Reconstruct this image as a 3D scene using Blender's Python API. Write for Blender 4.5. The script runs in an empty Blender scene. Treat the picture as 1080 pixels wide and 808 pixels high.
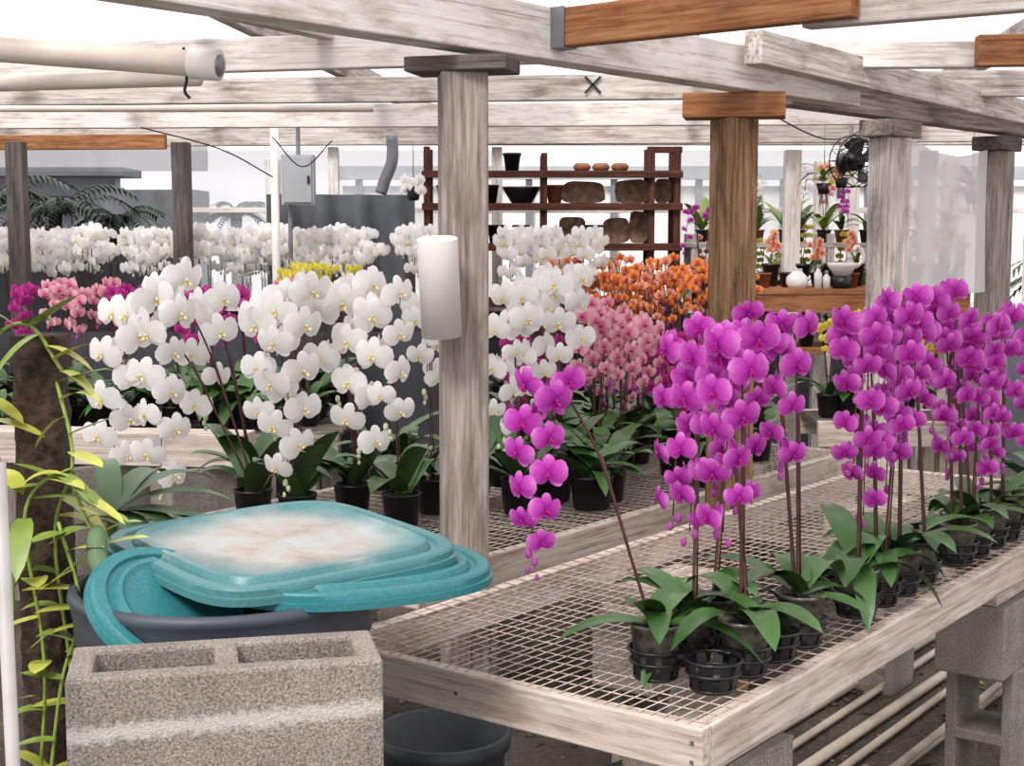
import bpy, math, random
import numpy as np
from mathutils import Vector, Matrix, Euler
R = random.Random(7)
scene = bpy.context.scene
COL = scene.collection
try:
    scene.view_settings.view_transform = 'Standard'
    scene.view_settings.look = 'None'
except Exception: pass

# ---------------------------------------------------------------- materials
def newmat(name):
    m = bpy.data.materials.new(name); m.use_nodes = True
    nt = m.node_tree; b = nt.nodes['Principled BSDF']
    return m, nt, b
def ramp(nt, stops):
    r = nt.nodes.new('ShaderNodeValToRGB'); e = r.color_ramp.elements
    while len(e) < len(stops): e.new(0.5)
    for i, (p, c) in enumerate(stops):
        e[i].position = p; e[i].color = (*c, 1)
    return r
def noise(nt, vec, scale, detail=4, rough=.55):
    n = nt.nodes.new('ShaderNodeTexNoise'); n.inputs['Scale'].default_value = scale
    n.inputs['Detail'].default_value = detail; n.inputs['Roughness'].default_value = rough
    if vec: nt.links.new(vec, n.inputs['Vector'])
    return n
def objcoord(nt, scale=(1, 1, 1)):
    t = nt.nodes.new('ShaderNodeTexCoord'); m = nt.nodes.new('ShaderNodeMapping')
    m.inputs['Scale'].default_value = scale
    nt.links.new(t.outputs['Object'], m.inputs['Vector'])
    return m.outputs['Vector']
def bump(nt, b, h, strength=.3, dist=.01):
    n = nt.nodes.new('ShaderNodeBump'); n.inputs['Strength'].default_value = strength
    n.inputs['Distance'].default_value = dist
    nt.links.new(h, n.inputs['Height']); nt.links.new(n.outputs['Normal'], b.inputs['Normal'])
def mixc(nt, fac, a, b_):
    m = nt.nodes.new('ShaderNodeMix'); m.data_type = 'RGBA'
    if isinstance(fac, float): m.inputs[0].default_value = fac
    else: nt.links.new(fac, m.inputs[0])
    for i, v in ((6, a), (7, b_)):
        if isinstance(v, tuple): m.inputs[i].default_value = (*v, 1)
        else: nt.links.new(v, m.inputs[i])
    return m.outputs[2]
def wood(name, dark, mid, light, stain=(.2, .15, .1), stain_amt=.5, rough=.85):
    m, nt, b = newmat(name)
    oi = nt.nodes.new('ShaderNodeObjectInfo')
    def oc(scale):
        t = nt.nodes.new('ShaderNodeTexCoord'); a = nt.nodes.new('ShaderNodeVectorMath'); a.operation = 'ADD'
        sc = nt.nodes.new('ShaderNodeMath'); sc.operation = 'MULTIPLY'; sc.inputs[1].default_value = 37
        nt.links.new(oi.outputs['Random'], sc.inputs[0]); nt.links.new(t.outputs['Object'], a.inputs[0]); nt.links.new(sc.outputs[0], a.inputs[1])
        mp = nt.nodes.new('ShaderNodeMapping'); mp.inputs['Scale'].default_value = scale; nt.links.new(a.outputs[0], mp.inputs['Vector']); return mp.outputs['Vector']
    n = noise(nt, oc((1.6, 34, 34)), 2.4, 8, .7)
    r = ramp(nt, [(.30, dark), (.46, mid), (.66, light)])
    nt.links.new(n.outputs['Fac'], r.inputs['Fac'])
    n2 = noise(nt, oc((2.2, 7, 7)), 2.0, 7, .65)
    r2 = ramp(nt, [(.5, (0, 0, 0)), (.68, (stain_amt,) * 3)])
    nt.links.new(n2.outputs['Fac'], r2.inputs['Fac'])
    c = mixc(nt, r2.outputs['Color'], r.outputs['Color'], stain)
    n3 = noise(nt, oc((1.0, 70, 70)), 1.5, 3, .5)
    r3 = ramp(nt, [(.30, (.6,) * 3), (.36, (0, 0, 0))]); nt.links.new(n3.outputs['Fac'], r3.inputs['Fac'])
    c = mixc(nt, r3.outputs['Color'], c, tuple(k * .6 for k in dark))
    nt.links.new(c, b.inputs['Base Color']); b.inputs['Roughness'].default_value = rough
    b.inputs['Specular IOR Level'].default_value = .25
    bump(nt, b, n.outputs['Fac'], .35, .006)
    return m
def plain(name, col, rough=.6, var=.15, scale=8, metallic=0, bmp=0, spec=.5):
    m, nt, b = newmat(name)
    n = noise(nt, objcoord(nt), scale, 5)
    lo = tuple(max(0, c * (1 - var)) for c in col); hi = tuple(min(1, c * (1 + var)) for c in col)
    r = ramp(nt, [(.3, lo), (.7, hi)]); nt.links.new(n.outputs['Fac'], r.inputs['Fac'])
    nt.links.new(r.outputs['Color'], b.inputs['Base Color'])
    b.inputs['Roughness'].default_value = rough; b.inputs['Metallic'].default_value = metallic
    b.inputs['Specular IOR Level'].default_value = spec
    if bmp: bump(nt, b, n.outputs['Fac'], bmp, .01)
    return m
def petal(name, stops, rough=.5, trans=.3, vein=0.0, veincol=(.3, 0, .3)):
    m, nt, b = newmat(name)
    uv = nt.nodes.new('ShaderNodeUVMap'); s = nt.nodes.new('ShaderNodeSeparateXYZ')
    nt.links.new(uv.outputs['UV'], s.inputs[0])
    r = ramp(nt, stops); nt.links.new(s.outputs['X'], r.inputs['Fac'])
    col = r.outputs['Color']
    if vein > 0:
        mp = nt.nodes.new('ShaderNodeMapping'); mp.inputs['Scale'].default_value = (1.2, 9, 1)
        nt.links.new(uv.outputs['UV'], mp.inputs['Vector'])
        n = noise(nt, mp.outputs['Vector'], 2.0, 3)
        r2 = ramp(nt, [(.45, (0, 0, 0)), (.65, (vein,) * 3)])
        nt.links.new(n.outputs['Fac'], r2.inputs['Fac'])
        col = mixc(nt, r2.outputs['Color'], col, veincol)
    nt.links.new(col, b.inputs['Base Color']); b.inputs['Roughness'].default_value = rough
    b.inputs['Specular IOR Level'].default_value = .2
    tr = nt.nodes.new('ShaderNodeBsdfTranslucent'); nt.links.new(col, tr.inputs['Color'])
    mx = nt.nodes.new('ShaderNodeMixShader'); mx.inputs[0].default_value = trans
    nt.links.new(b.outputs[0], mx.inputs[1]); nt.links.new(tr.outputs[0], mx.inputs[2])
    nt.links.new(mx.outputs[0], nt.nodes['Material Output'].inputs['Surface'])
    return m
def film(name, col, transp=.5, transl=.6):
    m, nt, b = newmat(name)
    tr = nt.nodes.new('ShaderNodeBsdfTranslucent'); tr.inputs['Color'].default_value = (*col, 1)
    b.inputs['Base Color'].default_value = (*col, 1); b.inputs['Roughness'].default_value = .6
    m1 = nt.nodes.new('ShaderNodeMixShader'); m1.inputs[0].default_value = transl
    nt.links.new(b.outputs[0], m1.inputs[1]); nt.links.new(tr.outputs[0], m1.inputs[2])
    tp = nt.nodes.new('ShaderNodeBsdfTransparent')
    m2 = nt.nodes.new('ShaderNodeMixShader'); m2.inputs[0].default_value = transp
    nt.links.new(m1.outputs[0], m2.inputs[1]); nt.links.new(tp.outputs[0], m2.inputs[2])
    nt.links.new(m2.outputs[0], nt.nodes['Material Output'].inputs['Surface'])
    return m

M_wpaint = wood('painted_timber', (.40, .34, .30), (.74, .69, .65), (.85, .82, .80), (.34, .25, .19), .65)
M_wpaint2 = wood('painted_timber_worn', (.22, .175, .15), (.52, .46, .42), (.76, .72, .69), (.18, .13, .10), .8)
M_grey = wood('weathered_grey_timber', (.09, .07, .06), (.25, .205, .18), (.42, .37, .34), (.12, .09, .07), .65)
M_bench = wood('bench_timber', (.28, .21, .16), (.54, .455, .39), (.72, .65, .59), (.27, .185, .13), .65)
M_slat = wood('bench_slat_timber', (.05, .04, .032), (.12, .10, .085), (.2, .17, .15), (.06, .045, .035), .6)
M_brown = wood('brown_timber', (.12, .04, .015), (.30, .125, .05), (.44, .22, .11), (.08, .03, .015), .6)
M_brownpost = wood('brown_post_timber', (.06, .03, .015), (.20, .11, .055), (.36, .23, .135), (.04, .023, .012), .8)
M_dark = wood('dark_stained_timber', (.02, .008, .006), (.07, .022, .014), (.13, .05, .035), (.02, .01, .008), .5)
M_darkpost = wood('dark_weathered_timber', (.04, .03, .028), (.10, .085, .08), (.18, .15, .14), (.03, .025, .02), .6)

def concrete(name, stripe=False):
    m, nt, b = newmat(name)
    oc = objcoord(nt)
    n = noise(nt, oc, 260, 3, .7); n2 = noise(nt, oc, 9, 5, .6)
    r = ramp(nt, [(.32, (.13, .115, .10)), (.5, (.32, .29, .26)), (.7, (.52, .48, .44))])
    nt.links.new(n.outputs['Fac'], r.inputs['Fac'])
    r2 = ramp(nt, [(.35, (.6, .57, .54)), (.65, (.98, .96, .93))]); nt.links.new(n2.outputs['Fac'], r2.inputs['Fac'])
    mul = nt.nodes.new('ShaderNodeMix'); mul.data_type = 'RGBA'; mul.blend_type = 'MULTIPLY'; mul.inputs[0].default_value = .7
    nt.links.new(r.outputs['Color'], mul.inputs[6]); nt.links.new(r2.outputs['Color'], mul.inputs[7])
    col = mul.outputs[2]
    if stripe:   # faint, worn band of old whitewash across the long face
        s = nt.nodes.new('ShaderNodeSeparateXYZ'); nt.links.new(oc, s.inputs[0])
        a = nt.nodes.new('ShaderNodeMath'); a.operation = 'MULTIPLY_ADD'; a.inputs[1].default_value = -.03; nt.links.new(s.outputs['X'], a.inputs[0]); nt.links.new(s.outputs['Z'], a.inputs[2])
        d = nt.nodes.new('ShaderNodeMath'); d.operation = 'SUBTRACT'; d.inputs[1].default_value = .030; nt.links.new(a.outputs[0], d.inputs[0])
        ab = nt.nodes.new('ShaderNodeMath'); ab.operation = 'ABSOLUTE'; nt.links.new(d.outputs[0], ab.inputs[0])
        n3 = noise(nt, oc, 75, 6, .8)
        ad = nt.nodes.new('ShaderNodeMath'); ad.operation = 'MULTIPLY_ADD'; ad.inputs[1].default_value = .05
        nt.links.new(n3.outputs['Fac'], ad.inputs[0]); nt.links.new(ab.outputs[0], ad.inputs[2])
        mr = nt.nodes.new('ShaderNodeMapRange'); mr.inputs[1].default_value = .030; mr.inputs[2].default_value = .040; mr.inputs[3].default_value = .6; mr.inputs[4].default_value = 0
        nt.links.new(ad.outputs[0], mr.inputs[0])
        col = mixc(nt, mr.outputs[0], col, (.70, .66, .62))
    nt.links.new(col, b.inputs['Base Color']); b.inputs['Roughness'].default_value = .95
    b.inputs['Specular IOR Level'].default_value = .2
    bump(nt, b, n.outputs['Fac'], .7, .005)
    return m
M_conc = concrete('concrete_block_grey'); M_concs = concrete('concrete_block_whitewashed', True)

def soil():
    m, nt, b = newmat('soil_and_gravel')
    oc = objcoord(nt); n = noise(nt, oc, 45, 8, .75); n2 = noise(nt, oc, 2.2, 5, .6)
    r = ramp(nt, [(.3, (.018, .013, .01)), (.5, (.09, .07, .055)), (.68, (.26, .21, .18))]); nt.links.new(n.outputs['Fac'], r.inputs['Fac'])
    r2 = ramp(nt, [(.4, (.05, .045, .028)), (.6, (.18, .148, .12))]); nt.links.new(n2.outputs['Fac'], r2.inputs['Fac'])
    c = mixc(nt, .45, r.outputs['Color'], r2.outputs['Color'])
    nt.links.new(c, b.inputs['Base Color']); b.inputs['Roughness'].default_value = .95
    bump(nt, b, n.outputs['Fac'], .8, .02); return m
M_soil = soil()

def teal(name, dusty):
    m, nt, b = newmat(name); oc = objcoord(nt)
    n = noise(nt, oc, 4.5, 9, .62); n2 = noise(nt, oc, 130, 4, .6)
    r = ramp(nt, [(.35, (.022, .17, .19)), (.65, (.04, .21, .23))]); nt.links.new(n2.outputs['Fac'], r.inputs['Fac'])
    col = r.outputs['Color']
    if dusty:   # settled dust in the recess of the lid
        s = nt.nodes.new('ShaderNodeVectorMath'); s.operation = 'LENGTH'; nt.links.new(oc, s.inputs[0])
        mr = nt.nodes.new('ShaderNodeMapRange'); mr.inputs[1].default_value = .12; mr.inputs[2].default_value = .265
        mr.inputs[3].default_value = .30; mr.inputs[4].default_value = -.22; nt.links.new(s.outputs['Value'], mr.inputs[0])
        ad = nt.nodes.new('ShaderNodeMath'); ad.operation = 'ADD'; nt.links.new(mr.outputs[0], ad.inputs[0]); nt.links.new(n.outputs['Fac'], ad.inputs[1])
        r3 = ramp(nt, [(.34, (.08, .08, .08)), (.72, (.86,) * 3)]); nt.links.new(ad.outputs[0], r3.inputs['Fac'])
        n5 = noise(nt, oc, 8, 10, .72)
        r4 = ramp(nt, [(.36, (.36, .25, .19)), (.48, (.46, .40, .36)), (.62, (.46, .50, .49))]); nt.links.new(n5.outputs['Fac'], r4.inputs['Fac'])
        col = mixc(nt, r3.outputs['Color'], col, r4.outputs['Color'])
    nt.links.new(col, b.inputs['Base Color']); b.inputs['Roughness'].default_value = .38
    b.inputs['Specular IOR Level'].default_value = .45
    bump(nt, b, n2.outputs['Fac'], .05, .002); return m
M_teal = teal('teal_plastic', False); M_teald = teal('teal_plastic_dusty', True)
M_can = plain('grey_blue_plastic', (.045, .056, .072), .5, .3, 6)
M_black = plain('black_plastic', (.010, .010, .012), .4, .4, 20)
M_pvc = plain('cream_pvc', (.64, .56, .49), .45, .15, 5)
M_pvcw = plain('white_pvc', (.76, .72, .68), .45, .08, 5)
M_greypole = plain('grey_painted_pole', (.42, .40, .39), .5, .15, 8)
M_pipeg = plain('ground_pipe_plastic', (.50, .43, .35), .5, .25, 6)
M_wire = plain('galvanised_wire', (.54, .45, .38), .55, .4, 40, .2)
M_metal = plain('grey_metal', (.22, .23, .25), .45, .2, 8, .6)
M_box = plain('grey_painted_metal', (.36, .38, .40), .5, .1, 5)
M_bark = plain('totem_bark', (.05, .03, .02), .95, .8, 60, 0, 1.0)
M_leaf = plain('orchid_leaf', (.042, .11, .024), .34, .5, 5)
M_leaf2 = plain('orchid_leaf_greyish', (.09, .155, .075), .42, .35, 6)
M_vine = plain('vine_leaf', (.45, .47, .08), .4, .4, 9)
M_vine2 = plain('vine_leaf_green', (.20, .29, .05), .4, .35, 9)
M_stem = plain('flower_spike', (.07, .02, .017), .6, .4, 20)
M_potclear = plain('clear_pot_with_bark', (.16, .145, .125), .28, .65, 55)
M_moss = plain('potting_bark', (.11, .08, .055), .9, .6, 70, 0, .8)
M_terra = plain('terracotta', (.28, .10, .05), .8, .3, 12)
M_cork = plain('cork_slab', (.20, .12, .08), .9, .55, 25, 0, .8)
M_basket = plain('coir_basket', (.26, .17, .10), .9, .5, 40, 0, .8)
M_cream = plain('glazed_white', (.8, .78, .76), .25, .05, 5)
M_darkwall = plain('shade_net_dark', (.04, .042, .05), .8, .3, 3)
M_slate = plain('grey_tarp', (.09, .10, .115), .6, .35, 4)
M_bldg = plain('outdoor_wall', (.36, .38, .44), .8, .15, 2)
M_ink = plain('black_marker', (.02, .02, .025), .7, .1, 5)
M_foliage = plain('garden_foliage', (.03, .055, .032), .6, .5, 6)
M_yleaf = plain('dry_leaf', (.42, .22, .05), .6, .3, 9)
M_roof = film('roof_fibreglass', (.93, .92, .93), .64, .75)
M_roof2 = film('roof_fibreglass_aged', (.62, .61, .64), .34, .7)
M_cloth = film('shade_cloth_white', (.74, .72, .73), .15, .42)
M_blind = film('grey_film', (.30, .31, .34), .25, .5)
M_win = film('window_film', (.62, .66, .70), .7, .5)
M_pw = petal('petal_white', [(0, (.78, .80, .56)), (.14, (.87, .86, .83)), (1, (.93, .91, .92))], .5, .36)
M_pp = petal('petal_purple', [(0, (.30, .01, .24)), (.25, (.49, .035, .42)), (.7, (.62, .10, .54)), (1, (.78, .30, .70))], .5, .34, .5, (.40, .015, .34))
M_pk = petal('petal_pink', [(0, (.68, .10, .22)), (.4, (.80, .36, .46)), (1, (.88, .58, .62))], .5, .3, .4, (.7, .2, .33))
M_pm = petal('petal_magenta', [(0, (.30, .01, .14)), (1, (.58, .06, .34))], .5, .3)
M_po = petal('petal_orange', [(0, (.45, .05, .015)), (.5, (.84, .28, .07)), (1, (.90, .40, .15))], .5, .3, .5, (.65, .09, .03))
M_pc = petal('petal_coral', [(0, (.6, .10, .06)), (.5, (.84, .38, .22)), (1, (.88, .54, .38))], .5, .3, .5, (.7, .15, .1))
M_py = petal('petal_yellow', [(0, (.6, .5, .02)), (1, (.82, .74, .14))], .5, .3)
M_ly = petal('lip_yellow', [(0, (.72, .36, .05)), (.4, (.86, .68, .25)), (1, (.9, .86, .74))], .5, .2)
M_lp = petal('lip_magenta', [(0, (.7, .5, .55)), (.3, (.42, .0, .17)), (1, (.42, .01, .25))], .5, .2)
M_bud = petal('bud_purple', [(0, (.35, .08, .3)), (1, (.5, .08, .42))], .5, .2)
M_budw = petal('bud_white', [(0, (.5, .6, .3)), (1, (.78, .80, .65))], .5, .2)
KIND = dict(white=(M_pw, M_ly, M_budw), purple=(M_pp, M_lp, M_bud), pink=(M_pk, M_lp, M_bud), coral=(M_pc, M_lp, M_bud),
            magenta=(M_pm, M_lp, M_bud), orange=(M_po, M_lp, M_bud), yellow=(M_py, M_ly, M_budw))

# ---------------------------------------------------------------- mesh builder
class MB:
    def __init__(s): s.v = []; s.f = []; s.m = []; s.uv = []; s.n = 0; s.mats = []
    def mi(s, mat):
        if mat not in s.mats: s.mats.append(mat)
        return s.mats.index(mat)
    def add(s, V, F, mat, UV=None):
        V = np.asarray(V, float); k = s.mi(mat); n0 = s.n
        s.v.append(V); s.uv.append(np.zeros((len(V), 2)) if UV is None else np.asarray(UV, float))
        s.f.extend([tuple(i + n0 for i in f) for f in F]); s.m.extend([k] * len(F)); s.n += len(V)
    def mesh(s, name, smooth=True):
        me = bpy.data.meshes.new(name); V = np.concatenate(s.v); UV = np.concatenate(s.uv)
        me.from_pydata(V.tolist(), [], s.f)
        for m in s.mats: me.materials.append(m)
        me.polygons.foreach_set('material_index', s.m)
        if smooth: me.polygons.foreach_set('use_smooth', [True] * len(s.f))
        ul = me.uv_layers.new(name='UVMap'); li = np.empty(len(me.loops), int); me.loops.foreach_get('vertex_index', li)
        ul.data.foreach_set('uv', UV[li].ravel()); me.update(); return me
    def obj(s, name, smooth=True, parent=None, loc=None):
        o = bpy.data.objects.new(name, s.mesh(name, smooth)); COL.objects.link(o)
        if parent: o.parent = parent
        if loc is not None: o.location = loc
        return o
def empty(name, loc=(0, 0, 0), rot=(0, 0, 0)):
    e = bpy.data.objects.new(name, None); e.empty_display_size = .1; COL.objects.link(e); e.location = loc; e.rotation_euler = rot; return e
def vec(*a): return np.array(a, float)
def unit(a): a = np.asarray(a, float); return a / (np.linalg.norm(a) + 1e-12)
def grid_faces(a, b):
    return [(i * b + j, i * b + j + 1, (i + 1) * b + j + 1, (i + 1) * b + j) for i in range(a - 1) for j in range(b - 1)]
def box(mb, c, s, mat, rz=0, M=None):
    x, y, z = [k / 2 for k in s]
    V = np.array([(i * x, j * y, k * z) for i in (-1, 1) for j in (-1, 1) for k in (-1, 1)])
    if M is not None: V = V @ np.array(M).T
    elif rz: cc, ss = math.cos(rz), math.sin(rz); V = V @ np.array([[cc, ss, 0], [-ss, cc, 0], [0, 0, 1]])
    mb.add(V + np.array(c), [(0, 1, 3, 2), (4, 6, 7, 5), (0, 4, 5, 1), (2, 3, 7, 6), (0, 2, 6, 4), (1, 5, 7, 3)], mat)
def tube(mb, pts, r, mat, n=6, cap=True):
    P = np.array(pts, float); k = len(P); rr = np.full(k, r) if np.isscalar(r) else np.array(r)
    T = np.gradient(P, axis=0); V = []
    ref = vec(0, 0, 1) if abs(unit(P[-1] - P[0])[2]) < .8 else vec(1, 0, 0)
    for i in range(k):
        t = unit(T[i]); a = np.cross(t, ref)
        if np.linalg.norm(a) < .05: a = np.cross(t, vec(0, 1, 0))
        a = unit(a); b = np.cross(t, a)
        for j in range(n):
            th = 2 * math.pi * j / n; V.append(P[i] + rr[i] * (math.cos(th) * a + math.sin(th) * b))
    F = [(i * n + j, i * n + (j + 1) % n, (i + 1) * n + (j + 1) % n, (i + 1) * n + j) for i in range(k - 1) for j in range(n)]
    if cap: F += [tuple(range(n))[::-1], tuple((k - 1) * n + j for j in range(n))]
    U = [(i / (k - 1), j / n) for i in range(k) for j in range(n)]
    mb.add(V, F, mat, U)
def catmull(pts, k=5):
    P = [vec(*p) for p in pts]; P = [2 * P[0] - P[1]] + P + [2 * P[-1] - P[-2]]; out = []
    for i in range(1, len(P) - 2):
        for j in range(k):
            t = j / k; out.append(.5 * (2 * P[i] + (P[i + 1] - P[i - 1]) * t + (2 * P[i - 1] - 5 * P[i] + 4 * P[i + 1] - P[i + 2]) * t * t + (3 * P[i] - P[i - 1] - 3 * P[i + 1] + P[i + 2]) * t ** 3))
    out.append(P[-2]); return np.array(out)
def lathe(mb, prof, c, mat, n=32, M=None):
    V = [(r * math.cos(2 * math.pi * j / n), r * math.sin(2 * math.pi * j / n), z) for r, z in prof for j in range(n)]
    V = np.array(V)
    if M is not None: V = V @ np.array(M).T
    k = len(prof)
    F = [(i * n + j, i * n + (j + 1) % n, (i + 1) * n + (j + 1) % n, (i + 1) * n + j) for i in range(k - 1) for j in range(n)]
    mb.add(V + np.array(c), F, mat)
def ball(mb, c, r, mat, n=10, sq=(1, 1, 1)):
    V = []; k = n // 2 + 1
    for i in range(k):
        th = math.pi * i / (k - 1)
        for j in range(n):
            V.append((c[0] + r * sq[0] * math.sin(th) * math.cos(2 * math.pi * j / n), c[1] + r * sq[1] * math.sin(th) * math.sin(2 * math.pi * j / n), c[2] + r * sq[2] * math.cos(th)))
    mb.add(V, [(i * n + j, (i + 1) * n + j, (i + 1) * n + (j + 1) % n, i * n + (j + 1) % n) for i in range(k - 1) for j in range(n)], mat, [(i / (k - 1), j / n) for i in range(k) for j in range(n)])
def beam(name, p0, p1, w, h, mat, parent=None, bev=.004, up=(0, 0, 1)):
    p0 = Vector(p0); p1 = Vector(p1); d = p1 - p0; L = d.length; x = d.normalized()
    u = Vector(up)
    if abs(x.dot(u)) > .95: u = Vector((0, 1, 0))
    y = u.cross(x).normalized(); z = x.cross(y)
    mb = MB(); box(mb, (0, 0, 0), (L, w, h), mat)
    o = mb.obj(name, False)
    mt = Matrix((x, y, z)).transposed().to_4x4(); mt.translation = (p0 + p1) / 2
    o.matrix_world = mt
    if bev:
        bm = o.modifiers.new('bevel', 'BEVEL'); bm.width = bev; bm.segments = 2
    if parent: o.parent = parent
    return o

# ---------------------------------------------------------------- orchid parts
def petal_tpl(phi, L, W, z0, c1, c2, cup, nt_, ns, rng, wide=0.0):
    V = []; U = []
    dx, dy = math.cos(phi), math.sin(phi); tw = rng.uniform(-.08, .08)
    for i in range(nt_):
        t = .5 * (1 - math.cos(math.pi * i / (nt_ - 1)))
        w = W * .5 * max(.10 if i == 0 else .0, math.sqrt(max(0, 1 - (2 * t - 1) ** 2)) * (.72 + .28 * math.sqrt(t)) * (1 + wide * (t - .5)))
        for j in range(ns):
            s = -1 + 2 * j / (ns - 1)
            l = L * t; a = w * s
            z = z0 + c1 * t - c2 * t * t - cup * s * s * t + tw * s * t * .4
            V.append((l * dx - a * dy, l * dy + a * dx, z)); U.append((t, .5 + .5 * s))
    return np.array(V), grid_faces(nt_, ns), np.array(U)
def make_flower(seed, hi):
    rng = random.Random(seed); a, b = (7, 5) if hi else (5, 3); parts = []
    for phi, L, W, z0 in ((90, .47, .34, -.03), (222, .46, .33, -.03), (318, .46, .33, -.03), (7, .50, .62, .0), (173, .50, .62, .0)):
        V, F, U = petal_tpl(math.radians(phi + rng.uniform(-5, 5)), L, W, z0, rng.uniform(.02, .10), rng.uniform(.08, .2), rng.uniform(-.03, .09), a, b, rng, .25 if W > .5 else 0)
        parts.append((0, V, F, U))
    V, F, U = petal_tpl(math.radians(270), .17, .12, .06, .10, .16, -.05, 4, 3, rng); parts.append((1, V, F, U))
    for ph in (215, 325):
        V, F, U = petal_tpl(math.radians(ph), .11, .08, .05, .10, .02, -.03, 4, 3, rng); parts.append((1, V, F, U))
    m = MB(); ball(m, (0, .02, .07), .035, M_pw, 6); parts.append((2, m.v[0], m.f, m.uv[0]))
    return parts
FL = {h: [make_flower(s, h) for s in range(5)] for h in (True, False)}
def flower(mb, pos, fwd, size, kind, hi, rng, roll=0):
    f = unit(fwd); r = unit(np.cross(vec(0, 0, 1), f)); u = np.cross(f, r)
    c, s = math.cos(roll), math.sin(roll); r, u = c * r + s * u, -s * r + c * u
    Mx = np.stack([r, u, f]) * size
    for k, V, F, U in rng.choice(FL[hi]):
        mt = KIND[kind][0] if k in (0, 2) else KIND[kind][1]
        mb.add(V @ Mx + pos, F, mt, U)
def leaf(mb, base, d, L, W, rise, droop, mat, fold=.25, n=8):
    d = unit(d); up = vec(0, 0, 1); side = unit(np.cross(d, up)) if abs(d[2]) < .95 else vec(1, 0, 0); V = []; U = []
    for i in range(n):
        t = i / (n - 1); w = W * .5 * (math.sin(math.pi * min(1, .12 + .88 * t ** .85)) ** .55)
        p = np.array(base) + d * L * (t - .12 * droop * t * t) + up * L * (rise * t - droop * t * t)
        for s in (-1, -.5, 0, .5, 1): V.append(p + side * w * s + up * w * fold * abs(s)); U.append((t, s))
    mb.add(V, grid_faces(n, 5), mat, U)
def pot(mb, p, r=.05, h=.095, mat=None):
    lathe(mb, [(0.001, .002), (r * .76, .002), (r * .8, .004), (r, h), (r * 1.04, h), (r * 1.04, h + .006), (r * .96, h + .006), (r * .94, h - .01)], p, mat or M_potclear, 18)
    lathe(mb, [(r * .95, h - .012), (r * .5, h - .004), (.001, h - .002)], p, M_moss, 18)
def spike(mb, base, apex, end, n, size, kind, face, hi, rng, stake=True, buds=2, spread=.42):
    base, apex, end = [np.array(q, float) for q in (base, apex, end)]
    out = end - apex; oh = vec(out[0], out[1], 0)
    lean = apex - base
    pre = base + lean * .62 + vec(0, 0, .04) - oh * .12
    down = (apex[2] - end[2])
    p = [base, base + lean * .3 + vec(0, 0, .02) - oh * .08, pre, apex - oh * .12 - vec(0, 0, .02), apex + oh * .25 - vec(0, 0, down * .02), apex + oh * .7 - vec(0, 0, down * .3), end]
    C = catmull(p, 7 if hi else 4); k = 7 if hi else 4
    tube(mb, C, np.linspace(.0036, .0014, len(C)), M_stem, 5 if hi else 4)
    if stake: tube(mb, [base + vec(.008, .008, -.03), pre + vec(.006, .006, 0)], .002, M_stem, 4)
    i0 = int(k * 2.75); seg = C[i0:]
    d = np.r_[0, np.cumsum(np.linalg.norm(np.diff(seg, axis=0), axis=1))]
    face = unit(face); side0 = unit(np.cross(vec(0, 0, 1), face))
    for q in range(n):
        t = (q + .3) / n * d[-1]; pp = np.array([np.interp(t, d, seg[:, a]) for a in range(3)])
        sg = 1 if q % 2 else -1; sz = size * rng.uniform(.88, 1.08) * (1 - .28 * q / n)
        off = side0 * sg * sz * spread * rng.uniform(.75, 1.15) + face * sz * rng.uniform(.15, .5) + vec(0, 0, rng.uniform(-.12, .12) * sz)
        fw = face + side0 * sg * rng.uniform(.05, .85) + vec(0, 0, rng.uniform(-.45, .02)) + side0 * rng.uniform(-.25, .25)
        flower(mb, pp + off, fw, sz, kind, hi, rng, sg * rng.uniform(-.1, .35))
        if q % 3 == 1 and hi:
            flower(mb, pp - face * sz * .3 + side0 * sg * sz * .25, -face * .4 + side0 * sg, sz * .85, kind, hi, rng, 0)
        tube(mb, [pp, pp + off * .5 - vec(0, 0, .003), pp + off - unit(fw) * sz * .03], .0012, M_stem, 3, False)
    for q in range(buds):
        pb = C[-1] + vec(rng.uniform(-.012, .012), rng.uniform(-.01, .01), -.016 * (q + .3))
        ball(mb, pb, .010 - .0015 * q, KIND[kind][2], 7, (.8, .8, 1.2))
def leaves(mb, p, n, L, rng, mat=None, a0=None, up=0.0):
    a0 = rng.uniform(0, 6.28) if a0 is None else a0
    for q in range(n):
        a = a0 + q * math.pi + rng.uniform(-.55, .55) + (q // 2) * .7
        leaf(mb, np.array(p) + vec(0, 0, .006 * q), (math.cos(a), math.sin(a), 0), L * rng.uniform(.7, 1.15), L * .29 * rng.uniform(.8, 1.1), rng.uniform(.3, .95) + up, rng.uniform(.45, 1.0), mat or M_leaf, .22)
def plant(name, p, spikes, kind, hi=True, seed=0, nl=5, LL=.21, face=(0, -1, 0), size=.075, potr=.05, n=13, a0=None, buds=2, spread=.42, potmat=None, up=0.0):
    rng = random.Random(seed); mb = MB(); p = np.array(p, float)
    pot(mb, (0, 0, 0), potr, potr * 1.9, potmat); top = vec(0, 0, potr * 1.9 - .01)
    leaves(mb, top, nl, LL, rng, None, a0, up)
    for sp in spikes:
        ap, en = np.array(sp[0]) - p, np.array(sp[1]) - p
        spike(mb, top + vec(rng.uniform(-.012, .012), rng.uniform(-.012, .012), 0), ap, en, sp[2] if len(sp) > 2 else n, size, kind, face, hi, rng, True, buds, spread)
    return mb.obj(name, True, None, tuple(p))

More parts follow.
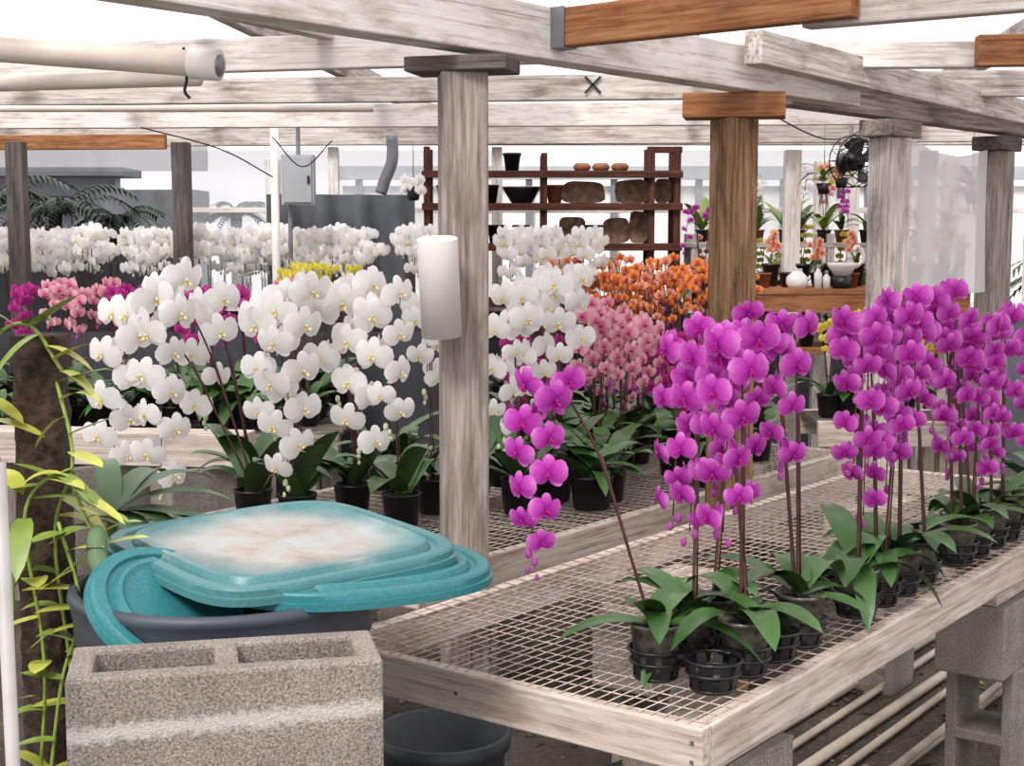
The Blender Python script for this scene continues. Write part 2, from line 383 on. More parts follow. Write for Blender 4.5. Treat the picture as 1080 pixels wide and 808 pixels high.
# ---------------------------------------------------------------- ground
mb = MB(); N = 60; xs = np.linspace(-14, 14, N); ys = np.linspace(-3, 24, N)
V = [(x, y, 0) for x in xs for y in ys]; mb.add(V, [f[::-1] for f in grid_faces(N, N)], M_soil); mb.obj('ground')
mb = MB()
for i in range(900):
    x, y = R.uniform(-.6, 2.8), R.uniform(3.6, 6.6); r = R.uniform(.004, .014)
    ball(mb, (x, y, r * .4), r, R.choice([M_conc, M_moss, M_soil, M_moss]), 6, (R.uniform(.8, 1.5), 1, .6))
for i in range(160):
    x, y = R.uniform(-.4, 2.8), R.uniform(3.8, 6.4); a = R.uniform(0, 6.28)
    leaf(mb, (x, y, .006), (math.cos(a), math.sin(a), 0), R.uniform(.03, .08), .02, .1, .1, R.choice([M_yleaf, M_moss, M_moss, M_foliage]), .1, 4)
mb.obj('gravel_and_leaf_litter')

# ---------------------------------------------------------------- benches
C0 = vec(.33, 2.39, 0); Dv = vec(.6, .8, 0); Wv = vec(-.8, .6, 0)
def B(d, w, z=0.0): return tuple(C0 + Dv * d + Wv * w + vec(0, 0, z))
ANG = math.atan2(.8, .6)
def wire_bench(d0, d1, w0, w1, zt=.75, ph=.085, wires=(.05, .025), mat=M_bench):
    e = empty('wire_mesh_bench')
    t = .035; zc = zt - ph / 2
    beam('plank_front', B(d0 + t / 2, w0, zc), B(d0 + t / 2, w1, zc), t, ph, mat, e)
    beam('plank_rear', B(d1 - t / 2, w0, zc), B(d1 - t / 2, w1, zc), t, ph, mat, e)
    beam('plank_side', B(d0 + t, w0 + t / 2, zc), B(d1 - t, w0 + t / 2, zc), t, ph, mat, e)
    beam('plank_side_2', B(d0 + t, w1 - t / 2, zc), B(d1 - t, w1 - t / 2, zc), t, ph, mat, e)
    k = d0 + .9
    while k < d1 - .3:
        beam('cross_bar', B(k, w0 + t, zc - .012), B(k, w1 - t, zc - .012), .035, ph - .035, M_grey, e); k += .9
    mb = MB(); r = .0014
    q = d0 + .03
    rr = random.Random(3)
    while q < d1 - .01:
        tube(mb, [B(q, w0 + .008, zt + .002), B(q + rr.uniform(-.003, .003), (w0 + w1) / 2, zt - .004 + rr.uniform(-.002, .002)), B(q, w1 - .008, zt + .002)], r, M_wire, 4); q += wires[0]
    q = w0 + .01
    while q < w1 - .005:
        L = int((d1 - d0) / .4) + 2
        tube(mb, [B(d0 + .01 + (d1 - d0 - .02) * i / (L - 1), q, zt + .003 - (.006 if 0 < i < L - 1 else 0) + rr.uniform(-.002, .002)) for i in range(L)], r, M_wire, 4); q += wires[1]
    mb.obj('wire_mesh', True, e)
    mb = MB()
    for p, dr in ((B(d0 - .0005, w0 + .02, zc + .015), 0), (B(d0 - .0005, w0 + .02, zc - .02), 0), (B(d0 - .0005, w0 + .55, zc), 0)):
        box(mb, p, (.003, .007, .007), M_metal, ANG)
    mb.obj('nail_heads', False, e)
    return e

def block(name, loc, rot=(0, 0, 0), mat=M_conc, size=(.40, .19, .20)):
    import bmesh
    L, D, H = size; wl = .032
    X = [-L / 2, -L / 2 + wl, -.016, .016, L / 2 - wl, L / 2]; Y = [-D / 2, -D / 2 + wl, D / 2 - wl, D / 2]
    solid = lambda i, j: 0 <= i < 5 and 0 <= j < 3 and not (j == 1 and i in (1, 3))
    bm = bmesh.new(); vs = {}
    def v(i, j, k):
        if (i, j, k) not in vs: vs[(i, j, k)] = bm.verts.new((X[i], Y[j], (-H / 2, H / 2)[k]))
        return vs[(i, j, k)]
    for i in range(5):
        for j in range(3):
            if not solid(i, j): continue
            bm.faces.new((v(i, j, 1), v(i + 1, j, 1), v(i + 1, j + 1, 1), v(i, j + 1, 1)))
            bm.faces.new((v(i, j, 0), v(i, j + 1, 0), v(i + 1, j + 1, 0), v(i + 1, j, 0)))
            if not solid(i - 1, j): bm.faces.new((v(i, j, 0), v(i, j, 1), v(i, j + 1, 1), v(i, j + 1, 0)))
            if not solid(i + 1, j): bm.faces.new((v(i + 1, j, 0), v(i + 1, j + 1, 0), v(i + 1, j + 1, 1), v(i + 1, j, 1)))
            if not solid(i, j - 1): bm.faces.new((v(i, j, 0), v(i + 1, j, 0), v(i + 1, j, 1), v(i, j, 1)))
            if not solid(i, j + 1): bm.faces.new((v(i, j + 1, 0), v(i, j + 1, 1), v(i + 1, j + 1, 1), v(i + 1, j + 1, 0)))
    bmesh.ops.recalc_face_normals(bm, faces=bm.faces)
    me = bpy.data.meshes.new(name); bm.to_mesh(me); bm.free(); me.materials.append(mat)
    o = bpy.data.objects.new(name, me); COL.objects.link(o); o.location = loc; o.rotation_euler = rot
    b = o.modifiers.new('bevel', 'BEVEL'); b.width = .005; b.segments = 2; b.limit_method = 'ANGLE'
    return o
def leg(d, w, zt=.665):
    x, y, _ = B(d, w)
    block('concrete_block', (x, y, .20), (0, math.pi / 2, ANG))
    block('concrete_block', (x, y, .501), (0, 0, ANG))
    if zt - .60 > .01:
        a = C0 + Dv * (d - .19) + Wv * w; b_ = C0 + Dv * (d + .19) + Wv * w; z = (.602 + zt) / 2
        beam('wood_shim', (a[0], a[1], z), (b_[0], b_[1], z), .14, zt - .603, M_bench)
wire_bench(0, 2.9, 0, .92)
for d, w in ((.26, .14), (1.88, .11), (2.65, .14), (1.2, .8), (2.65, .76)): leg(d, w)
wire_bench(.55, 3.2, 1.12, 2.2)
for d, w in ((.95, 1.9), (2.1, 1.3), (2.95, 1.3), (2.0, 2.0), (2.95, 2.0)): leg(d, w)

def flat_bench(name, x0, x1, y0, y1, zt, mat=M_bench, n=8):
    e = empty(name)
    beam('plank_front', (x0, y0, zt - .06), (x1, y0, zt - .06), .04, .12, mat, e)
    beam('plank_rear', (x0, y1, zt - .06), (x1, y1, zt - .06), .04, .12, mat, e)
    for i in range(n):
        y = y0 + .07 + (y1 - y0 - .14) * i / (n - 1); beam('slat', (x0, y, zt - .01), (x1, y, zt - .01), .07, .02, M_slat, e, 0)
    for x in (x0 + .15, (x0 + x1) / 2, x1 - .15):
        for y in (y0 + .09, y1 - .09): beam('leg', (x, y, 0), (x, y, zt - .02), .09, .09, mat, e)
    return e
flat_bench('slatted_bench', -3.6, -.75, 6.1, 7.1, .75, M_grey)
flat_bench('slatted_bench', -4.6, -.15, 7.75, 8.6, .75, M_grey)
flat_bench('slatted_bench', -.1, 1.35, 6.9, 7.55, .75, M_grey)
# plank raised on stacked blocks behind the first white orchids
for x in (-1.52, -1.07):
    for k in range(4): block('concrete_block', (x + .008 * (k % 2), 5.0, .10 + .2005 * k), (0, 0, .03 * k + .55))
beam('loose_plank', (-2.0, 5.08, .862), (-.92, 4.93, .862), .15, .115, M_bench)

# ---------------------------------------------------------------- posts and roof
P = [(-.117, 3.42), (.697, 4.52), (1.398, 5.32), (2.157, 6.40)]
D2 = unit(vec(.6275, .7786, 0)); W2 = vec(-.7786, .6275, 0)
mats = [M_grey, M_brownpost, M_wpaint2, M_grey]
for i, (x, y) in enumerate(P):
    e = empty('timber_post', (x, y, 0))
    zt = (1.985, 1.97, 1.965, 1.98)[i]
    s = .112
    o = beam('post', (0, 0, 0), (0, 0, zt), s, s, mats[i], e, .006); o.rotation_euler.rotate_axis('X', (.12, .42, .42, .42)[i])
    a = .12 if i else .125
    cm = (M_darkpost, M_brown, M_grey, M_darkpost)[i]; ch = (.035, .075, .06, .06)[i]
    q0 = Vector((D2[0] * -a, D2[1] * -a, zt + ch / 2)); q1 = Vector((D2[0] * a, D2[1] * a, zt + ch / 2))
    if i == 1: q0 = Vector((-.155, .03, zt + ch / 2)); q1 = Vector((.155, -.03, zt + ch / 2))
    if i == 0: q0 = Vector((-.12, .03, zt + ch / 2)); q1 = Vector((.12, -.03, zt + ch / 2))
    beam('cap_plate', q0, q1, .14, ch, cm, e)
def along(k, off=0, z=2.0):
    p = vec(P[0][0], P[0][1], 0) + D2 * k + W2 * off; return (p[0], p[1], z)
beam('roof_beam', along(-2.6, 0, 2.090), along(2.05, 0, 2.115), .09, .13, M_wpaint)
beam('roof_beam', along(1.75, .1, 2.10), along(5.2, .1, 2.13), .09, .12, M_grey)
beam('roof_beam', along(1.2, -.10, 2.16), along(4.5, -.10, 2.10), .06, .10, M_wpaint2)
j0 = Vector(along(.31, -.05, 2.118)); jd = Vector((.7786, -.6275, 0))
beam('roof_joist', j0, j0 + jd * .80, .045, .095, M_brown)
beam('roof_joist', j0 + jd * .66 + Vector((.03, .04, -.004)), j0 + jd * 2.2 + Vector((.03, .04, -.03)), .045, .10, M_wpaint2)
mb = MB(); jm = np.array([[jd.x, -jd.y, 0], [jd.y, jd.x, 0], [0, 0, 1]])
for s in (-1, 1):
    c = j0 + jd * .015 + Vector((-jd.y, jd.x, 0)) * s * .026; box(mb, c, (.045, .003, .10), M_metal, M=jm)
box(mb, j0 + jd * .015 - Vector((0, 0, .05)), (.045, .05, .003), M_metal, M=jm); mb.obj('joist_hanger', False)
mb = MB(); h = j0 + jd * .45
tube(mb, catmull([(h.x, h.y - .03, 2.23), (h.x - .01, h.y - .035, 2.17), (h.x + .015, h.y - .035, 2.145), (h.x + .035, h.y - .035, 2.16)], 5), .003, M_metal, 6); mb.obj('wire_hook')
def raf(name, a, b, w, h, m): beam(name, a, b, w, h, m)
raf('rafter', (-3.2, 4.7, 2.12), (.2, 4.25, 2.16), .05, .10, M_wpaint)
raf('rafter', (-3.6, 5.9, 2.17), (2.9, 5.6, 2.20), .05, .10, M_wpaint2)
raf('rafter', (-4.2, 7.0, 2.17), (4.2, 6.9, 2.20), .05, .11, M_wpaint)
raf('rafter', (-5.0, 8.3, 2.16), (5.0, 8.1, 2.20), .06, .11, M_wpaint2)
raf('rafter', (-3.0, 3.5, 2.26), (3.2, 3.9, 2.24), .05, .09, M_wpaint)
raf('rafter', (-1.5, 2.2, 2.20), (-.3, 4.9, 2.24), .05, .09, M_wpaint2)
raf('rafter', (.2, 4.9, 2.21), (1.56, 4.8, 2.20), .05, .085, M_wpaint)
raf('rafter', (1.52, 4.74, 2.205), (2.3, 4.70, 2.21), .055, .10, M_brown)
raf('rafter', (-2.6, 3.05, 2.17), (-1.05, 2.95, 2.18), .05, .06, M_brown)
for k, x in enumerate((-3.6, -2.4, -1.2, .3, 1.5, 2.8, 4.0)):
    raf('purlin', (x, 2.2, 2.33), (x + .9, 10, 2.33), .045, .09, M_wpaint if k % 2 else M_wpaint2)
raf('wall_plate_beam', (-6, 9.6, 2.27), (7, 9.6, 2.27), .1, .12, M_wpaint2)
raf('rafter', (-3.2, 8.0, 2.12), (-1.9, 7.9, 2.12), .05, .08, M_brown)
mb = MB()
for s in (-1, 1):
    mm = Matrix.Rotation(s * .8, 3, 'Y'); box(mb, (.318, 5.685, 2.196), (.09, .004, .009), M_ink, M=np.array(mm))
mb.obj('marker_cross_mark', False)
def corr(name, x0, x1, y0, y1, z0, z1, mat):
    mb = MB(); n = int((x1 - x0) / .02); V = []
    for i in range(n + 1):
        x = x0 + (x1 - x0) * i / n
        for j in (0, 1): V.append((x, (y0, y1)[j], (z0, z1)[j] + .009 * math.sin(x * 83)))
    mb.add(V, grid_faces(n + 1, 2), mat); mb.obj(name)
k = 0; x = -6.0
while x < 7:
    for (y0, y1) in ((-1.5, 3.2), (3.15, 6.4), (6.35, 10.2)):
        corr('roof_panel', x, x + 1.05, y0, y1, 2.40 + .006 * (k % 2), 2.40 + .006 * (k % 2), M_roof2 if (k * 7 + int(y0)) % 5 in (0, 2) else M_roof)
        k += 1
    x += 1.03
def pipe(name, pts, r, mat, endcap=True, n=16):
    mb = MB(); tube(mb, pts, r, mat, n)
    if endcap:
        a, b = np.array(pts[-2]), np.array(pts[-1]); d = unit(b - a)
        tube(mb, [b - d * .05, b + d * .010], r * 1.2, M_pvcw, n)
        tube(mb, [b + d * .0101, b + d * .012], r * .85, M_metal, n)
    return mb.obj(name)
pipe('overhead_pvc_pipe', [(-1.5, 3.12, 2.03), (-.60, 2.92, 1.945)], .026, M_pvc)
pipe('overhead_pvc_pipe', [(-1.9, 4.05, 2.015), (-.80, 3.7, 2.005)], .021, M_pvc, False)
pipe('overhead_pvc_pipe', [(-3.6, 5.2, 2.06), (-.5, 5.2, 2.06)], .012, M_pvc, False)
pipe('black_drain_elbow', catmull([(-.50, 6.0, 2.02), (-.50, 6.0, 1.92), (-.53, 6.0, 1.84), (-.55, 6.0, 1.78)], 5), .025, M_metal, False)
for pts in ([(-1.2, 7.2, 2.1), (-1.05, 7.2, 1.95), (-.9, 7.2, 2.08)], [(-1.7, 6.6, 2.10), (-1.4, 6.9, 2.02), (-1.2, 7.2, 1.9)], [(1.0, 6, 2.15), (1.35, 6.2, 2.02), (1.7, 6.8, 2.12)],
            [(-.68, 3.0, 1.99), (-.67, 2.98, 1.93), (-.675, 2.98, 1.90), (-.665, 2.98, 1.885)]):
    pipe('hanging_cable', catmull(pts, 6), .0035, M_black, False, 6)
mb = MB(); lathe(mb, [(.043, 0), (.047, 0), (.047, .225), (.0465, .228), (.041, .228), (.041, .004), (.001, .004)], (0, 0, 0), M_pvcw, 32)
o = mb.obj('pvc_tube_holder', True, None, (-.163, 3.30, 1.372)); o.rotation_euler = (math.radians(9), math.radians(-2), 0)

mb = MB(); V = []; n = 40; m = 20
a = vec(1.47, 5.37, 0); b = vec(2.08, 6.30, 0)
for i in range(n):
    s = i / (n - 1)
    for j in range(m):
        t = j / (m - 1); p = a + (b - a) * s
        w = .012 * math.sin(s * 9 + t * 2) * (.4 + t) + .006 * math.sin(s * 23 - t * 3)
        V.append((p[0] - .8 * w, p[1] + .6 * w, 1.98 - .62 * t - .05 * math.sin(math.pi * s) * (1 - t)))
mb.add(V, grid_faces(n, m), M_cloth); mb.obj('shade_cloth')

# ---------------------------------------------------------------- back wall and surroundings
beam('wall_back', (-6, 9.7, .55), (7, 9.7, .55), .05, 1.1, M_slate)
xs = [-5.6, -4.4, -3.3, -2.25, -1.2, -.1, 1.1, 2.3, 3.5, 4.8, 6.0]
for i in range(len(xs) - 1):
    e = empty('window_%d' % (i + 1)); m = M_wpaint if i > 2 else M_darkpost; x0, x1 = xs[i], xs[i + 1]
    beam('jamb', (x0, 9.66, 1.1), (x0, 9.66, 2.2), .07, .06, m, e)
    beam('sill', (x0, 9.66, 1.13), (x1, 9.66, 1.13), .08, .06, m, e)
    if i > 2: beam('rail', (x0, 9.66, 1.78), (x1, 9.66, 1.78), .03, .035, m, e)
    if i in (3, 4, 6, 8):
        mb = MB(); box(mb, ((x0 + x1) / 2, 9.7, 1.67), (x1 - x0 - .06, .004, 1.02), M_win); mb.obj('pane', False, e)
for x, y in ((-2.62, 7.6), (-1.76, 7.65), (-1.55, 9.3), (2.42, 8.35), (1.62, 8.3), (3.6, 8.35), (2.05, 9.5), (2.9, 9.5)):
    e = empty('timber_post', (x, y, 0)); beam('post', (0, 0, 0), (0, 0, 2.10), .09, .09, M_darkpost if x < -1.7 else M_wpaint, e)
def sheet(name, p0, p1, z0, z1, mat, amp=.03):
    mb = MB(); V = []; n = 40; m = 10; p0 = vec(*p0, 0); p1 = vec(*p1, 0); d = unit(p1 - p0); nn = vec(-d[1], d[0], 0)
    for i in range(n):
        for j in range(m):
            s = i / (n - 1); t = j / (m - 1); p = p0 + (p1 - p0) * s + nn * amp * math.sin(s * 25 + 2 * t) * (1 - .4 * t); V.append((p[0], p[1], z0 + (z1 - z0) * t))
    mb.add(V, grid_faces(n, m), mat); return mb.obj(name)
sheet('wall_left_shade_net', (-4.95, 4.5), (-4.95, 9.6), 0.0, 1.55, M_darkwall)
sheet('dark_tarpaulin', (-4.8, 8.9), (-2.1, 8.9), 0, 1.50, M_darkwall)
sheet('dark_tarpaulin', (-3.6, 7.25), (-.2, 7.25), 0, 1.12, M_darkwall, .015)
sheet('grey_tarpaulin', (-1.5, 8.75), (-.6, 8.9), .9, 1.86, M_slate, .05)
sheet('grey_film_blind', (-4.4, 9.45), (-2.0, 9.45), 2.03, 2.22, M_blind, .01)
def palm(x, y, z, s, seed):
    rr = random.Random(seed); mb = MB(); tube(mb, [(0, 0, 0), (0, 0, z)], .05, M_bark, 8)
    for k in range(13):
        a = k * 2.4; d = vec(math.cos(a), math.sin(a), 0); L = s * rr.uniform(.8, 1.2); rise = rr.uniform(.3, 1.2)
        pts = [vec(0, 0, z) + d * L * t + vec(0, 0, L * (rise * t - .9 * t * t)) for t in np.linspace(0, 1, 8)]; tube(mb, pts, .006, M_foliage, 4)
        sd = np.cross(d, vec(0, 0, 1))
        for q in range(1, 8):
            for sg in (-1, 1):
                leaf(mb, pts[q], d * .6 + sd * sg, L * .32, .025, .1, .5, M_foliage, .1, 4)
                leaf(mb, (pts[q] + pts[q - 1]) / 2, d * .6 + sd * sg, L * .32, .025, .1, .5, M_foliage, .1, 4)
    mb.obj('palm_tree', True, None, (x, y, 0))
for i, a in enumerate(((-3.35, 10.5, 1.78, .45), (-2.95, 10.7, 1.72, .35), (-4.0, 10.9, 1.85, .5), (-4.6, 11.2, 1.8, .5), (-2.35, 12.2, 1.8, .3), (2.9, 11.2, 1.2, .5), (4.4, 11, 1.3, .6))): palm(*a, i)
mb = MB()
box(mb, (-6.4, 14.2, 1.1), (5.0, .2, 2.2), M_bldg); box(mb, (-3.3, 13.2, 1.0), (.9, .6, 2.05), M_slate); box(mb, (-6.4, 14.0, 2.22), (5.4, .7, .08), M_slate)
for i in range(4): box(mb, (-7.6 + i * 1.0, 14.08, 1.75), (.55, .06, .5), M_slate); box(mb, (-7.6 + i * 1.0, 14.04, 1.75), (.03, .04, .5), M_wpaint)
mb.obj('outdoor_building', False)
mb = MB()
box(mb, (2.5, 17, 1.1), (9, .1, 2.2), M_cream)
for i in range(9): box(mb, (-1.8 + i, 16.9, 1.2), (.08, .08, 2.4), M_metal)
box(mb, (2.5, 16.9, 2.35), (9.2, .2, .15), M_box); mb.obj('neighbouring_greenhouse', False)

# ---------------------------------------------------------------- rear shelving with items
e = empty('dark_wood_shelf_unit')
for x in (-.53, .2, .87, 1.03):
    for y in (8.95, 9.25): beam('upright', (x, y, 0), (x, y, 2.16 if x != .2 else 2.12), .04, .05, M_dark, e)
for z in (2.0, 1.80, 1.55, 1.2):
    for y in (8.97, 9.10, 9.23): beam('shelf_board', (-.56, y, z), (1.06, y, z), .11, .022, M_dark, e)
    beam('shelf_rail', (-.56, 8.9, z - .015), (1.06, 8.9, z - .015), .02, .04, M_dark, e)
beam('top_rail', (.84, 8.95, 2.14), (1.06, 8.95, 2.14), .03, .04, M_dark, e)
for x in (.44, .56, .68):
    mb = MB(); lathe(mb, [(.001, 0), (.04, 0), (.055, .02), (.055, .035), (.04, .05), (.001, .052)], (x, 9.05, 2.012), M_terra, 18); mb.obj('terracotta_saucer')
mb = MB(); lathe(mb, [(.001, 0), (.06, 0), (.07, .01), (.115, .085), (.125, .10), (.118, .10), (.06, .02), (.001, .015)], (.06, 9.05, 1.812), M_black, 24); mb.obj('black_bonsai_bowl')
for (x, z, w, h) in ((.45, 1.812, .28, .14), (.76, 1.812, .22, .15), (.38, 1.562, .17, .17), (.66, 1.562, .17, .16), (.80, 1.562, .12, .2), (.95, 1.812, .1, .16)):
    mb = MB(); n = 14; rr = random.Random(int(x * 100)); V = []
    ring = [(w / 2 * math.copysign(abs(math.cos(t)) ** .5, math.cos(t)) * rr.uniform(.92, 1.05), h / 2 + h / 2 * math.copysign(abs(math.sin(t)) ** .5, math.sin(t)) * (rr.uniform(.92, 1.03) if math.sin(t) > -.2 else 1)) for t in [2 * math.pi * k / n for k in range(n)]]
    for y in (9.03, 9.07): V += [(x + a, y, z + b) for a, b in ring]
    F = [tuple(range(n)), tuple(range(n, 2 * n))[::-1]] + [(k, n + k, n + (k + 1) % n, (k + 1) % n) for k in range(n)]
    mb.add(V, F, M_cork); mb.obj('cork_bark_slab', False)
for x, z, m in ((-.14, 1.812, M_black), (-.28, 1.812, M_basket), (-.42, 1.812, M_terra), (.27, 1.812, M_terra), (-.35, 1.562, M_black), (-.1, 1.562, M_black), (.06, 1.562, M_basket), (.52, 1.562, M_black), (-.22, 1.562, M_terra), (-.4, 2.012, M_basket), (0, 2.012, M_black)):
    mb = MB(); lathe(mb, [(.001, 0), (.04, 0), (.055, .10), (.06, .10), (.06, .115), (.05, .115), (.04, .02)], (x, 9.07, z), m, 18); mb.obj('flower_pot')
mb = MB(); tube(mb, [(0, 0, .03), (0, 0, .24)], .003, M_metal, 5); lathe(mb, [(.001, -.08), (.03, -.075), (.045, 0), (.04, 0), (.001, -.01)], (0, 0, 0), M_black, 14)
for k in range(9): flower(mb, vec(.05 * math.cos(k * 2.3), -.03 - .02 * math.sin(k), -.02 + .02 * (k % 4)), (math.cos(k * 2.3) * .5, -1, .1), .07, 'white', False, R)
mb.obj('hanging_white_orchid', True, None, (-.55, 8.0, 1.88))
mb = MB(); box(mb, (-1.13, 7.6, 1.90), (.17, .09, .26), M_box); box(mb, (-1.13, 7.55, 1.90), (.15, .012, .235), M_box); box(mb, (-1.07, 7.54, 1.9), (.012, .01, .04), M_black)
tube(mb, [(-1.13, 7.6, 2.03), (-1.13, 7.6, 2.2)], .012, M_metal, 8); tube(mb, [(-1.18, 7.62, 0), (-1.18, 7.62, 1.8)], .012, M_metal, 8); mb.obj('electrical_junction_box', False)
pipe('white_standpipe', [(-1.255, 7.6, 0), (-1.255, 7.6, 2.2)], .022, M_pvcw, False)
e = empty('ventilation_fan', (1.74, 7.2, 1.98), (0, 0, .35)); mb = MB()
for r, y in ((.13, 0), (.10, -.035), (.065, -.05), (.03, -.055), (.13, .07), (.07, .1)):
    tube(mb, [(r * math.cos(t), y, r * math.sin(t)) for t in np.linspace(0, 2 * math.pi, 25)], .0035, M_black, 5)
for k in range(14):
    t = 2 * math.pi * k / 14; c, s = math.cos(t), math.sin(t)
    tube(mb, [(.03 * c, -.055, .03 * s), (.10 * c, -.035, .10 * s), (.13 * c, 0, .13 * s), (.13 * c, .07, .13 * s), (.07 * c, .1, .07 * s)], .002, M_black, 4)
for k in range(4):
    t = k * math.pi / 2 + .3; c, s = math.cos(t), math.sin(t)
    mb.add([(.02 * c, -.02, .02 * s), (.11 * math.cos(t - .5), -.02, .11 * math.sin(t - .5)), (.12 * math.cos(t), .005, .12 * math.sin(t)), (.11 * math.cos(t + .5), .03, .11 * math.sin(t + .5)), (.02 * c, .02, .02 * s)], [(0, 1, 2, 3, 4)], M_black)
tube(mb, [(0, .02, 0), (0, .14, 0)], .05, M_black, 14); tube(mb, [(0, .08, 0), (0, .08, .2)], .01, M_metal, 8); mb.obj('cage_and_blades', True, e)
# right hand display table with pots
TX, TY, TZ = 1.78, 7.75, 1.33
e = empty('display_table', (TX, TY, 0))
for k in range(5): beam('top_board', (-.5, -.25 + k * .12, TZ - .015), (.62, -.25 + k * .12, TZ - .015), .115, .03, M_brown, e)
beam('apron', (-.5, -.29, TZ - .075), (.62, -.29, TZ - .075), .025, .09, M_brown, e)
beam('lower_shelf', (-.5, -.02, 1.0), (.62, -.02, 1.0), .5, .03, M_brown, e)
for x in (-.45, .57):
    for y in (-.25, .2): beam('leg', (x, y, 0), (x, y, TZ - .03), .06, .06, M_dark, e)
def smallpot(x, y, z, r, h, m, green=False, L=.10, kind=None):
    mb = MB(); lathe(mb, [(.001, 0), (r * .7, 0), (r * .95, h), (r * 1.08, h), (r * 1.08, h * 1.14), (r * .95, h * 1.14), (r * .7, h * .2)], (0, 0, 0), m, 18)
    if green: leaves(mb, (0, 0, h), 7, L, R, R.choice([M_vine2, M_leaf]), None, .6)
    if kind:
        for q in range(2):
            ax = R.uniform(-.05, .05); C = catmull([(0, 0, h), (ax * .5, 0, h + L), (ax, -.02, h + 2 * L)], 4); tube(mb, C, .0025, M_stem, 4)
            for k in range(5): flower(mb, C[-1 - k] + vec(R.uniform(-.03, .03), -.02, 0), (R.uniform(-.5, .5), -1, 0), .045, kind, False, R)
    mb.obj('potted_plant' if green else 'flower_pot', True, None, (x, y, z))
for i in range(14): smallpot(1.35 + i * .078, 7.62 + .15 * (i % 2) + (.1 if i % 3 else 0), TZ, .036 + .014 * (i % 3), .07 + .04 * (i % 2), M_black if i % 6 else M_terra, i % 3 == 1, .09, R.choice(['yellow', 'coral', None]) if i % 3 == 1 else None)
for i in range(9): smallpot(1.34 + i * .12, 7.62, 1.016, .045, .08, M_black, True, .12)
mb = MB(); lathe(mb, [(.001, 0), (.045, 0), (.058, .03), (.056, .06), (.03, .085), (.025, .10), (.03, .105), (.02, .10)], (0, 0, 0), M_cream, 20); mb.obj('white_ceramic_jar', True, None, (1.50, 7.5, TZ))
mb = MB(); lathe(mb, [(.001, 0), (.04, 0), (.075, .05), (.08, .07), (.07, .07), (.03, .015)], (0, 0, .066), M_cream, 20); tube(mb, catmull([(.07, 0, .11), (.11, 0, .15), (.10, 0, .20), (.07, -.01, .22), (.055, -.02, .2)], 5), .01, M_cream, 8)
lathe(mb, [(.001, 0), (.05, 0), (.05, .065), (.001, .066)], (0, 0, 0), M_black, 16); mb.obj('white_swan_planter', True, None, (1.74, 7.52, TZ))
for bx, bh in ((1.61, .12), (1.655, .09), (1.90, .14), (1.96, .11), (2.02, .15)):
    mb = MB(); lathe(mb, [(.001, 0), (.02, 0), (.021, bh * .65), (.009, bh * .82), (.009, bh), (.001, bh)], (0, 0, 0), M_cream, 16); lathe(mb, [(.011, bh - .012), (.011, bh + .006), (.001, bh + .006)], (0, 0, 0), M_metal, 12); mb.obj('white_bottle', True, None, (bx, 7.5, TZ))
e = empty('plant_rack', (0, 0, 0))
for x in (1.12, 1.95, 2.75):
    for y in (8.75, 9.1): beam('upright', (x, y, 0), (x, y, 1.62), .045, .045, M_wpaint2, e)
for z in (1.15, 1.55): beam('tier', (1.08, 8.92, z), (2.8, 8.92, z), .4, .03, M_wpaint2, e)
for i in range(13): smallpot(1.18 + i * .125 + R.uniform(-.02, .02), 8.85 + .12 * (i % 2), 1.566, .045, .07, R.choice([M_black, M_black, M_terra]), True, R.uniform(.12, .2), R.choice(['yellow', 'white', 'coral', 'purple', 'pink', None, None]))
for i in range(13): smallpot(1.18 + i * .125, 8.82 + .12 * (i % 2), 1.166, .05, .09, M_black, True, R.uniform(.14, .22), R.choice(['yellow', 'white', 'coral', None]))
for x, y, z, kd in ((1.75, 8.05, 1.90, 'coral'), (1.95, 8.5, 1.95, 'yellow'), (2.6, 8.1, 1.85, 'purple'), (1.35, 8.6, 1.92, None)):
    mb = MB(); tube(mb, [(0, 0, .02), (0, 0, .35)], .0025, M_metal, 4); lathe(mb, [(.001, -.06), (.03, -.06), (.045, 0), (.04, 0), (.001, -.01)], (0, 0, 0), M_black, 14)
    leaves(mb, (0, 0, 0), 9, .15, R, M_vine2, None, .2)
    for k in range(10): leaf(mb, (0, 0, -.02), (math.cos(k), math.sin(k), 0), .06, .008, -.6, 1.6, M_leaf2, .1, 6)
    if kd:
        for k in range(6): flower(mb, vec(R.uniform(-.08, .08), -.05, R.uniform(-.05, .1)), (R.uniform(-.4, .4), -1, 0), .045, kd, False, R)
    mb.obj('hanging_orchid_basket', True, None, (x, y, z))

# ---------------------------------------------------------------- near left: blocks, can, lids
ba = math.radians(12.5); bc = vec(-.3705, 1.804, 0) + vec(-.216, .976, 0) * .0755
for k in range(5):
    block('concrete_block', (bc[0] + (0 if k == 4 else .003 * k), bc[1], .94 - .2 * (4 - k)), (0, 0, ba), M_concs if k == 4 else M_conc, (.407, .155, .199))
e = empty('trash_can', (-.515, 2.50, .035)); mb = MB()
lathe(mb, [(.001, .01), (.20, .01), (.205, .0), (.21, .02), (.245, .80), (.25, .86), (.262, .865), (.262, .90), (.268, .935), (.272, .94), (.268, .955), (.255, .955), (.25, .94), (.24, .85), (.2, .03), (.001, .025)], (0, 0, 0), M_can, 56)
for k in range(28):
    t = 2 * math.pi * k / 28; tube(mb, [(.213 * math.cos(t), .213 * math.sin(t), .05), (.247 * math.cos(t), .247 * math.sin(t), .84)], .004, M_can, 5)
